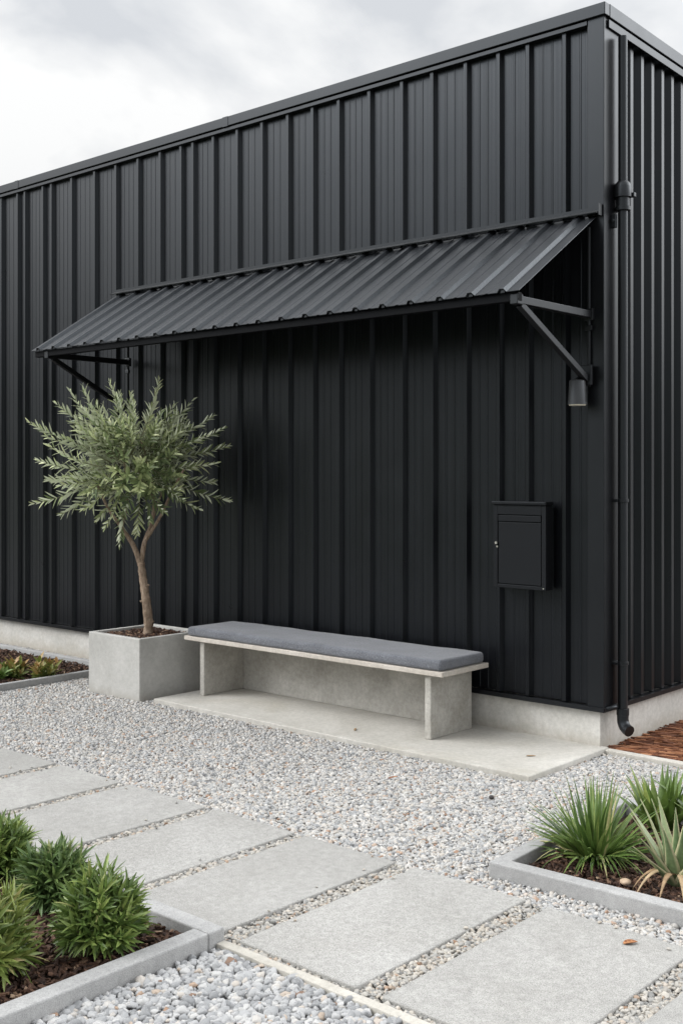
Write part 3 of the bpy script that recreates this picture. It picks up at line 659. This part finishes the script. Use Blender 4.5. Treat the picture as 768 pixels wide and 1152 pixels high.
tips = [(-0.77,1.62,-.10),(-0.70,1.34,-.12),(-0.74,1.02,-.1),(-0.62,1.77,.05),(-0.60,1.45,-.28),(-0.42,1.90,-.05),(-0.53,1.86,.1),(-0.22,1.93,-.12),(-0.08,1.82,-.1),(0.12,1.94,0.02),
        (0.24,1.76,.0),(0.36,1.80,.12),(0.52,1.68,.08),(0.62,1.45,.12),(0.64,1.04,.10),(0.52,1.18,.15),(0.48,1.52,-.12),(-0.35,1.70,-.3),(-0.10,1.62,-.38),(0.16,1.60,-.35),(0.30,1.40,-.32),
        (-0.52,1.16,-.3),(-0.56,0.94,-.05),(-0.38,0.98,-.28),(-0.30,0.90,-.12),(0.44,0.98,-.10),(0.34,1.06,-.28),(-0.02,0.80,-.18),(-0.20,1.86,.18),(0.05,1.78,.2),(-0.46,1.62,-.2),(-0.22,0.86,-.25),(0.10,0.90,-.25),(0.22,0.97,-.33),(-0.10,0.93,-.34),(-0.33,1.10,-.38),(0.05,1.12,-.42),(0.36,1.22,-.34),(0.55,1.32,-.02),(-0.68,1.20,.02),(0.60,1.58,.0),(-0.66,1.52,-.05),(-0.15,0.72,-.12)]
for (u_, w_2, d_2) in tips:
    T = tp(u_-0.035 if u_ > 0 else u_*1.08-0.02, w_2, d_2); c0 = min(limb_pts, key=lambda q: (q-(CC+(T-CC)*0.3)).length)
    olive_shoot(CC.lerp(T, 0.30)*0.6+c0*0.4, T, 1.0, 0.098, 0.08)
# rosettes facing the yard and filler shoots through the whole crown
k = 0
while k < 125:
    a1, a2 = random.uniform(0, 2*math.pi), math.acos(random.uniform(-0.72, 1))
    dv = U*math.cos(a1)*math.sin(a2)*0.60 + D_*math.sin(a1)*math.sin(a2)*0.46 + Zv*math.cos(a2)*0.49
    rr_ = random.uniform(0.62, 0.96)
    T = CC + dv*rr_
    if T.y > -0.10: continue
    st = CC + dv*rr_*random.uniform(0.25, 0.45) + Zv*(-0.05)
    olive_shoot(st, T + Vector((0,0,0.03)), 0.95, 0.095, 0.25); k += 1
cr_.build('crown', [M['olive_leaf'], M['twig']], tree, smooth=True)

# ------------------------------------------------------------------ stepping slabs
pav_labels = ['paving slab of the path far beyond the left edge', 'paving slab of the path just outside the left edge', 'farthest paving slab in view, cut by the left edge',
   'second farthest paving slab, just beyond the back left shrub', 'paving slab behind the two back shrubs, third from the far end', 'paving slab behind the nearest round shrub, fourth from the far end',
   'paving slab touching the corner of the left kerb', 'paving slab beside the start of the cream edging strip', 'near paving slab with a brown leaf lying on it', 'nearest paving slab, only its corner in the lower right']
i0 = 0
proto = None
for i, (a, b_) in enumerate(PAV):
    w = b_-a
    m = MB(); yy0 = PAV_Y[0]+random.uniform(-.006,.006); yy1 = PAV_Y[1]+random.uniform(-.006,.006)
    if i in (0, 1, 2): pass
    c0 = Vector(((a+b_)/2, (PAV_Y[0]+PAV_Y[1])/2, 0))
    m.box((a-c0.x, yy0-c0.y, -0.03), (b_-c0.x, yy1-c0.y, 0.015))
    o = m.build('paving_slab', M['paver'], None, bevel=0.005); o.location = c0; o.rotation_euler = (random.uniform(-.002,.002), random.uniform(-.003,.003), random.uniform(-.004,.004))
    tag(o, pav_labels[i], 'paving slab', 'paving slabs of the garden path')

# ------------------------------------------------------------------ kerbs (frames round the beds), edging strips
def kerb_frame(name, x0, x1, y0, y1, z1, label, rz=0.0, w=KW, mat='kerb'):
    o_ = thing(name, (x0 if x0 > 0 else x1, y0, 0), label, 'kerb', None); off = o_.location.copy()
    segs = [((x0, y0, -0.06), (x1, y0+w, z1)), ((x0, y1-w, -0.06), (x1, y1, z1)), ((x0, y0+w+0.001, -0.06), (x0+w, y1-w-0.001, z1-0.0005)), ((x1-w, y0+w+0.001, -0.06), (x1, y1-w-0.001, z1-0.0005))]
    for a, b_ in segs:
        m = MB(); m.box(a, b_); m.build('kerb_stone', M[mat], o_, bevel=0.006)
    o_.rotation_euler.z = rz
    return o_
kerb_frame('garden_kerb', *LBED, 0.060, 'grey kerb round the bed of four small shrubs')
kerb_frame('garden_kerb', *RBED, 0.060, 'grey kerb round the bed with the tussock and agave', R(2.5), 0.07)
kerb_frame('garden_kerb', *BBED, 0.050, 'thin grey kerb round the bed beside the plinth at far left', 0, 0.05)
m = MB()
vs = []; n_ = 60
for i in range(n_+1):
    x_ = 0.388+(2.6-0.388)*i/n_; wob = 0.001*math.sin(i*0.7)+0.0008*math.sin(i*2.9)
    vs += [(x_,-3.388+wob,-0.04),(x_,-3.388+wob,0.016+wob*.6),(x_,-3.350+wob*.7,0.0175+wob*.6),(x_,-3.350+wob*.7,-0.04)]
fs = [(i*4+k, i*4+4+k, i*4+5+k, i*4+1+k) for i in range(n_) for k in range(3)]+[(0,1,2,3),(n_*4+3,n_*4+2,n_*4+1,n_*4)]
m.add(vs, fs); tag(m.build('edging_strip', M['edging'], bevel=0.003), 'narrow cream edging strip between the slabs and the round pebbles', 'edging')
m = MB(); m.box((0.02, -0.030, -0.04), (1.6, 0.03, 0.022)); tag(m.build('edging_strip', M['edging'], bevel=0.005), 'pale edging strip in front of the rusty bark', 'edging')

# ------------------------------------------------------------------ beds: soil and mulch
def bed(x0, x1, y0, y1, z, name, label):
    m = MB(); m.add([(x0,y0,z),(x1,y0,z),(x1,y1,z),(x0,y1,z)], [(0,1,2,3)])
    tag(m.build(name, M['soil']), label, 'soil', None, 'structure')
bed(LBED[0]+.01, LBED[1]-.01, LBED[2]+.01, LBED[3]-.01, 0.006, 'soil_ground', 'dark soil in the bed of small shrubs')
bed(RBED[0]+.04, RBED[1]-.04, RBED[2]+.05, RBED[3]-.01, 0.006, 'soil_ground', 'dark soil in the bed with the agave')
bed(BBED[0]+.01, BBED[1]-.01, BBED[2]+.01, BBED[3]-.01, 0.004, 'soil_ground', 'dark soil in the far left bed')
bed(0.002, 1.6, 0.031, 6.0, -0.004, 'soil_ground', 'dark soil under the rusty bark')
def mulch(name, x0, x1, y0, y1, z, n_, label, sc=1.0, margin=0.0):
    P = np.zeros((n_,3)); P[:,0] = NP.uniform(x0, x1, n_); P[:,1] = NP.uniform(y0, y1, n_)
    P = P[in_view(P, 0.7, 2.0)]; k_ = len(P); P[:,2] = z+NP.uniform(-0.004,0.016,k_)
    sz = np.stack([NP.uniform(.006,.020,k_), NP.uniform(.003,.007,k_), NP.uniform(.0015,.004,k_)], 1)*sc
    return scatter(name, 'chip', M['mulch'], P, sz, np.stack([NP.normal(0,.35,k_), NP.normal(0,.35,k_), NP.uniform(0,6.28,k_)],1), label, 'mulch')
mulch('bark_mulch', -2.55, LBED[1]-KW-.012, -4.9, LBED[3]-KW-.012, 0.012, 22000, 'dark brown bark mulch in the bed of small shrubs')
mulch('bark_mulch', RBED[0]+.10, 2.2, RBED[2]+.11, RBED[3]-KW-.02, 0.012, 9000, 'dark brown bark mulch around the tussock and agave')
mulch('bark_mulch', BBED[0], BBED[1]-.06, BBED[2], BBED[3]-.06, 0.010, 12000, 'dark brown bark mulch in the far left bed')
# rusty bark strips beside the side wall
n_ = 6500; P = np.zeros((n_,3)); P[:,0] = NP.uniform(0.03, 1.5, n_); P[:,1] = NP.uniform(0.05, 3.2, n_); P[:,2] = NP.uniform(0.0,0.018,n_)
sz = np.stack([NP.uniform(.03,.09,n_), NP.uniform(.004,.008,n_), NP.uniform(.002,.004,n_)], 1)
P[:,0] = np.maximum(P[:,0], sz[:,0]*0.75+0.01); P[:,1] = np.maximum(P[:,1], 0.05+sz[:,0]*0.45)
scatter('bark_strips', 'chip', M['bark'], P, sz, np.stack([NP.normal(0,.12,n_), NP.normal(0,.05,n_), NP.normal(0.40,.2,n_)],1), 'long rusty brown bark strips beside the side plinth', 'bark')

# ------------------------------------------------------------------ gravel
def gravel(name, P, r, mat, label, kind='grit', flat=0.68, zc=-0.006, sp=0.30):
    k_ = len(P); P[:,2] = zc+NP.uniform(-0.006,0.005,k_)
    s_ = r*np.clip(NP.lognormal(0, sp, k_), 0.5, 1.75)
    sz = np.stack([s_*NP.uniform(0.98,1.25,k_), s_*NP.uniform(0.85,1.06,k_), s_*NP.uniform(flat-.14, flat+.18, k_)], 1)
    return scatter(name, kind, mat, P, sz, np.stack([NP.normal(0,.45,k_), NP.normal(0,.45,k_), NP.uniform(0,6.28,k_)],1), label, 'gravel')
P = np.concatenate([grid(-8.0, 3.0, -2.33, 0.02, 0.0135), grid(-8.0, 3.0, -2.33, 0.02, 0.020)])
P = P[in_view(P)]
ang = R(2.5)
def rbed_local(P):
    dx, dy = P[:,0]-RBED[0], P[:,1]-RBED[2]; c_, s_ = math.cos(-ang), math.sin(-ang)
    return np.stack([RBED[0]+dx*c_-dy*s_, RBED[2]+dx*s_+dy*c_, P[:,2]], 1)
bad = inside(P, SLAB, 0.004) | inside(P, PLANT, 0.004) | inside(rbed_local(P), RBED, 0.004) | inside(P, BBED, 0.006) | (P[:,1] > -0.006) | ((P[:,0] > 0.02) & (P[:,1] > -0.036))
for a, b_ in PAV: bad |= inside(P, (a, b_, *PAV_Y), 0.001)
P1 = P[~bad]
gravel('gravel', P1, 0.0078, M['gravel'], 'pale crushed gravel between the path and the shed')
P = np.concatenate([grid(-5, 2.6, -3.345, -2.30, 0.0125), grid(-5, 2.6, -3.345, -2.30, 0.019)]); P = P[in_view(P, 0.5, 2.2)]
bad = (P[:,1] > -2.33)
for a, b_ in PAV: bad |= inside(P, (a, b_, *PAV_Y), 0.002)
st_ = []
for a, b_ in PAV:
    for _k in range(4):
        e_ = abs(NP.normal(0, 0.035))
        st_.append((NP.choice((a+e_, b_-e_)), NP.uniform(*PAV_Y), 0.0195) if NP.random() < 0.65 else (NP.uniform(a, b_), PAV_Y[1]-e_, 0.0195))
gravel('joint_gravel', P[~bad], 0.0074, M['joint'], 'small pale gravel filling the joints between the slabs', zc=0.0)
P = np.concatenate([grid(0.39, 3.2, -5.2, -3.392, 0.0215), grid(0.39, 3.2, -5.2, -3.392, 0.026)]); P = P[in_view(P, 0.6, 1.8)]
P = P[~inside(P, LBED, 0.008)]
st_ = np.array(st_); k_ = len(st_)
sz = np.stack([NP.uniform(.004,.0085,k_), NP.uniform(.004,.007,k_), NP.uniform(.003,.0055,k_)], 1)
scatter('stray_gravel', 'grit', M['joint'], st_, sz, np.stack([NP.normal(0,.3,k_), NP.normal(0,.3,k_), NP.uniform(0,6.28,k_)],1), 'small loose stones kicked onto the paving slabs', 'gravel')
gravel('pebbles', P, 0.0132, M['pebble'], 'rounded grey pebbles in front of the left bed and edging strip', 'stone', 0.74, 0.0, 0.22)

# ------------------------------------------------------------------ plants
def gtaper(t_): return min(1.0, 0.55+t_*2.2)*max(0.02, (1-t_**2.2))
def shrub(x, y, r, h, label, mat, n=150, leaf=0.075, seed=1, lean=(0,0)):
    random.seed(seed)
    o = thing('leafy_shrub', (x, y, 0.012), label, 'shrub', 'small shrubs in the left bed')
    m = MB(); st = MB(); C0 = Vector((x, y, 0.03+h*0.30))
    for i in range(n):
        # even cover of the upper 5/6 of a ball
        ct = 1-1.55*(i+0.5)/n; a = i*2.39996+random.uniform(-.3,.3); s_ = math.sqrt(max(0,1-ct*ct))
        dv = Vector((math.cos(a)*s_, math.sin(a)*s_, ct))
        ext = random.choice((random.uniform(0.62, 0.9), random.uniform(0.8, 1.1)))
        T = C0 + Vector((dv.x*r, dv.y*r, dv.z*h*(0.70 if dv.z > 0 else 0.36)))*ext*(0.80) + Vector((lean[0], lean[1], 0))*max(0, dv.z)
        if T.z < 0.03: T.z = 0.03
        ax = (dv + Vector((0,0,0.62)) + Vector((random.gauss(0,.24), random.gauss(0,.24), random.gauss(0,.2)))).normalized()
        st.tube([C0.lerp(T, 0.25)-Zv*0.04, T], [0.004, 0.0022], 5, False)
        o1 = ax.orthogonal().normalized(); o2 = ax.cross(o1); tone = random.gauss(0, .10)
        nl = random.randint(11, 17)
        for k in range(nl):
            t_ = k/nl; an = k*2.39996+i
            sd_ = o1*math.cos(an)+o2*math.sin(an)
            d = ax*(0.25+1.1*t_) + sd_*(1.0-0.62*t_)
            p = T - ax*0.055*(1-t_)
            L_ = leaf*random.uniform(0.65,1.35)*(0.8+0.3*math.sin(math.pi*t_))
            q_ = p+d.normalized()*L_
            if q_.z < 0.02: continue
            rr = min(1, max(0, 0.30+tone+0.30*t_+random.gauss(0,.13)+(0.5 if random.random() < 0.012 else 0)))
            m.blade(p, d, ax, L_, L_*random.uniform(0.125,0.170), Vector((0,0,-0.22))+sd_*random.uniform(-0.1,0.5), lambda t2: lance(t2), 4, 0.25, rr)
    st.build('stem', M['twig'], o, smooth=True)
    m.build('foliage', mat, o, smooth=True)
    return o
shrub(0.140, -3.690, 0.166, 0.275, 'round dark green shrub nearest the corner of the left kerb', M['shrub_leaf'], 135, 0.068, 3)
shrub(-0.325, -3.560, 0.145, 0.235, 'middle dark green shrub with stiff upright shoots', M['shrub_leaf_blue'], 105, 0.072, 5)
shrub(-0.735, -3.55, 0.155, 0.25, 'back shrub cut by the left edge, beside the far slabs', M['shrub_leaf'], 110, 0.070, 8)
shrub(0.03, -4.10, 0.195, 0.315, 'yellow-green shrub at the left edge, nearest the camera', M['shrub_leaf_yellow'], 125, 0.080, 13)

random.seed(21)
def tussock(x, y, label):
    o = thing('grass_tussock', (x, y, 0.012), label, 'grass')
    m = MB()
    for i in range(170):
        a = random.uniform(0, 6.283); out = random.uniform(0.0, 1.0)**0.8*1.75
        dirh = Vector((math.cos(a), math.sin(a), 0)); p = Vector((x, y, 0.015)) + dirh*random.uniform(0.0, 0.055)
        d = dirh*out + Zv*1.0
        L_ = random.uniform(0.27, 0.415)*(1.0-0.14*min(1.5, out)) 
        droop = random.uniform(0.25, 0.8)*(0.30+out*0.6)
        rr = min(1, max(0, random.gauss(0.42, 0.17)+(0.45 if random.random() < 0.03 else 0)))
        m.blade(p, d, dirh if out > .05 else U, L_, random.uniform(0.016, 0.026), dirh*droop*0.55+Vector((0,0,-droop)), gtaper, 7, 0.3, rr)
    for i in range(45):
        a = random.uniform(0, 6.283); dirh = Vector((math.cos(a), math.sin(a), 0)); p = Vector((x, y, 0.03)) + dirh*0.05
        L_ = random.uniform(0.16, 0.27)
        m.blade(p, dirh*1.0+Zv*random.uniform(0.6,1.1), dirh, L_, random.uniform(0.011,0.017), Vector((0,0,-1.5))+dirh*0.3, gtaper, 7, 0.3, min(1, max(0, random.gauss(0.55,0.22))))
    m.build('leaves', M['grass_leaf'], o, smooth=True)
tussock(0.945, -1.76, 'arching dark green grass tussock in the right bed')

def thick_leaf(m, p, d, hint, L_, Wd, Th, bend, n=9, rnd=0.5, k0=0.75):
    p = Vector(p); d = Vector(d).normalized(); bend = Vector(bend); q = p.copy(); vs = []; ed = []
    for i in range(n+1):
        t_ = i/n; dt = (d+bend*t_).normalized(); sd_ = dt.cross(Vector(hint)); sd_.normalize(); nn_ = sd_.cross(dt)
        w = Wd/2*max(0.03, (k0+(1-k0)*math.sin(math.pi*min(1,t_*1.6)))*(1-t_**2.0)); th = Th*(1-0.8*t_)
        vs += [q-sd_*w+nn_*th*.55, q-sd_*w*.86+nn_*th*.42, q-nn_*th*0.0+nn_*th*0.12, q+sd_*w*.86+nn_*th*.42, q+sd_*w+nn_*th*.55, q+sd_*w*.55-nn_*th*.40, q-nn_*th*.6, q-sd_*w*.55-nn_*th*.40]
        ed += [0.95, 0.15, 0.0, 0.15, 0.95, 0.0, 0.0, 0.0]; q = q+dt*(L_/n)
    fs = [(i*8+k, i*8+(k+1) % 8, i*8+8+(k+1) % 8, i*8+8+k) for i in range(n) for k in range(8)]
    fs += [tuple(range(7,-1,-1)), tuple(n*8+k for k in range(8))]
    m.add(vs, fs, rnd, ed)
def agave(x, y, label):
    o = thing('agave', (x, y, 0.012), label, 'succulent'); random.seed(4)
    spec = [(-95,0.22,0.36,0.066),(-60,0.5,0.34,0.066),(-125,0.38,0.35,0.064),(-150,0.62,0.31,0.062),(-20,0.5,0.34,0.066),(20,0.25,0.36,0.066),(60,0.5,0.34,0.066),(100,0.35,0.38,0.066),(140,0.5,0.36,0.064),(172,0.42,0.36,0.064),(-85,0.75,0.27,0.064),(-40,0.8,0.27,0.06),(-175,0.10,0.40,0.066),(-112,0.05,0.38,0.06),(-140,0.95,0.24,0.058),(-165,0.8,0.27,0.06),(-70,0.12,0.39,0.06),(158,0.22,0.39,0.06)]
    for k_, (az, tilt, L_, wd) in enumerate(spec):
        # azimuth measured from the camera's right, counter-clockwise seen from above
        dirh = U*math.cos(R(az))+D_*math.sin(R(az)); m = MB()
        thick_leaf(m, Vector((x,y,0.02))+dirh*0.03, dirh*tilt+Zv, -dirh, L_*0.88, wd, 0.014, dirh*0.25+Vector((0,0,-0.1)), 10, random.uniform(0.1,0.9))
        m.build('leaf', M['agave_leaf'], o, smooth=True)
    m = MB()
    for az, L_ in ((-150,0.24),(-165,0.20),(-125,0.22),(-100,0.2),(-60,0.22)):
        dirh = U*math.cos(R(az))+D_*math.sin(R(az))
        thick_leaf(m, Vector((x,y,0.06))+dirh*0.04, dirh*1.0+Zv*0.9, -dirh, L_, 0.030, 0.004, dirh*0.3+Vector((0,0,-2.3)), 10, random.random())
    m.build('dry_leaf', M['dry_leaf'], o, smooth=True)
agave(1.335, -1.80, 'grey-green agave with cream leaf margins in the right bed')

def strappy(x, y, label, hs=1.0, n=24, mat='strap_leaf', seed=2, wd=0.034):
    random.seed(seed)
    o = thing('strap_leaf_plant', (x, y, 0.012), label, 'plant')
    m = MB()
    for i in range(n):
        a = i*2.39996; out = random.uniform(0.12, 0.85); dirh = Vector((math.cos(a), math.sin(a), 0))
        m.blade(Vector((x,y,0.015))+dirh*0.03, dirh*out+Zv, dirh, random.uniform(0.28,0.42)*hs, wd*random.uniform(0.7,1.15), dirh*0.5*out+Vector((0,0,-0.65*out)), lambda t_: (0.55+0.45*math.sin(math.pi*min(1,t_*1.2)))*max(0.02,1-t_**3), 7, 0.22, min(1,max(0,random.gauss(.45,.2))))
    m.build('leaves', M[mat], o, smooth=True)
strappy(0.965, -1.19, 'bright green broad-leaved plant behind the agave', 0.76, 40, 'strap_leaf', 2, 0.056)
strappy(1.20, -1.12, 'tall pale green plant at the right edge before the bark', 0.98, 26, 'strap_leaf', 9, 0.046)

def rosette_plant(x, y, r, h, label, mat, n, seed, leaf):
    random.seed(seed)
    o = thing('low_plant', (x, y, 0.012), label, 'plant', 'low plants in the far left bed'); m = MB()
    for i in range(n):
        a = random.uniform(0,6.283); q_ = math.sqrt(random.random()); out = q_
        b0 = Vector((x+math.cos(a)*r*q_*0.75, y+math.sin(a)*r*q_*0.75, 0.012)); top = b0 + Vector((math.cos(a)*r*0.3*q_, math.sin(a)*r*0.3*q_, h*random.uniform(0.4,1.0)*(1-0.4*q_)))
        ax = (top-b0).normalized()
        for k in range(9):
            t_ = (k+1)/9; p = b0.lerp(top, t_); an = k*2.4+i; o1 = ax.orthogonal().normalized(); o2 = ax.cross(o1); sd_ = o1*math.cos(an)+o2*math.sin(an)
            m.blade(p, sd_+ax*(0.4+t_), ax, leaf*random.uniform(.7,1.2), leaf*0.36, Vector((0,0,-0.3)), lance, 3, 0.2, min(1,max(0, 0.15+0.65*t_+random.gauss(0,.15))))
    m.build('foliage', mat, o, smooth=True)
rosette_plant(-4.66, -1.02, 0.13, 0.15, 'low green plant with reddish tips at the far left edge', M['bronze_leaf'], 22, 3, 0.075)
rosette_plant(-4.72, -1.12, 0.15, 0.12, 'low fresh green plant at the far left edge of the photo', M['fresh_leaf'], 30, 14, 0.075)
rosette_plant(-4.44, -0.86, 0.09, 0.21, 'small bronze upright plant beside the far left kerb', M['bronze_leaf'], 12, 6, 0.085)

# ------------------------------------------------------------------ small loose things
def blob(name, loc, s_, mat, label, cat, seed=0, rot=0.0):
    bm = bmesh.new(); bmesh.ops.create_icosphere(bm, subdivisions=3, radius=1.0); rg = random.Random(seed)
    ph = [rg.uniform(0,6) for _ in range(6)]
    for v_ in bm.verts:
        c_ = v_.co; k_ = 1+0.14*math.sin(2.1*c_.x+ph[0])+0.12*math.sin(2.7*c_.y+ph[1])+0.10*math.sin(3.1*c_.z+ph[2])
        v_.co = Vector((c_.x*s_[0], c_.y*s_[1], c_.z*s_[2]))*k_
    me = bpy.data.meshes.new(name); bm.to_mesh(me); bm.free(); me.materials.append(mat); me.polygons.foreach_set('use_smooth', [True]*len(me.polygons))
    o = bpy.data.objects.new(name, me); COL.objects.link(o); o.location = loc; o.rotation_euler.z = rot
    return tag(o, label, cat)
t = NT('tan_stone'); n_ = t.noise(t.coord(), 60, 4); M['tan'] = t.set(t.ramp(n_, [(0.3,(0.38,0.27,0.18)),(0.7,(0.55,0.43,0.32))]), 0.7, t.bump(n_, .3, .003), 0.3)
t = NT('black_stone'); n_ = t.noise(t.coord(), 80, 4); M['blackst'] = t.set(t.ramp(n_, [(0.3,(0.02,0.018,0.018)),(0.7,(0.05,0.045,0.045))]), 0.5, t.bump(n_, .3, .003), 0.4)
blob('stone', (1.185, -1.955, 0.034), (0.022,0.018,0.016), M['tan'], 'round tan stone lying on the mulch by the agave', 'stone', 2)
blob('stone', (0.085, -1.255, 0.012), (0.016,0.013,0.011), M['blackst'], 'single black stone on the pale gravel', 'stone', 5)
m = MB(); c0 = Vector((1.462, -2.437, 0.0175)); m.blade(c0-U*0.024, U*1.0+Zv*0.05+D_*0.1, Zv, 0.05, 0.026, Vector((0,0,0.1)), lance, 8, 0.30, 0.05)
t = NT('brown_leaf'); n_ = t.noise(t.coord(), 90, 4); M['brownleaf'] = t.set(t.ramp(n_, [(0.35,(0.15,0.05,0.02)),(0.65,(0.42,0.20,0.09))]), 0.6, None, 0.35)
o = m.build('fallen_leaf', M['brownleaf'], None, smooth=True); sm = o.modifiers.new('solid', 'SOLIDIFY'); sm.thickness = 0.002
tag(o, 'curled brown leaf lying on the near paving slab', 'leaf')

for (x_, y_, az, L_, lb) in ((-0.20, -0.49, 0.4, 0.055, 'dry olive leaf on the bare right end of the concrete pad'), (-1.35, -0.66, 2.2, 0.050, 'dry olive leaf on the concrete pad in front of the bench'),
                             (-0.53, -1.33, 1.2, 0.06, 'dry tan leaf lying on the open gravel')):
    m = MB(); d_ = Vector((math.cos(az), math.sin(az), 0.06)); z_ = 0.0325 if y_ > -0.84 else 0.013
    m.blade(Vector((x_, y_, z_)), d_, Zv, L_, 0.014, Vector((0.2,0.1,0.12)), lance, 6, 0.25, 0.2)
    o = m.build('fallen_leaf', M['brownleaf'] if y_ < -0.84 else M['dry_leaf'], None, smooth=True); sm = o.modifiers.new('solid', 'SOLIDIFY'); sm.thickness = 0.0015
    tag(o, lb, 'leaf')
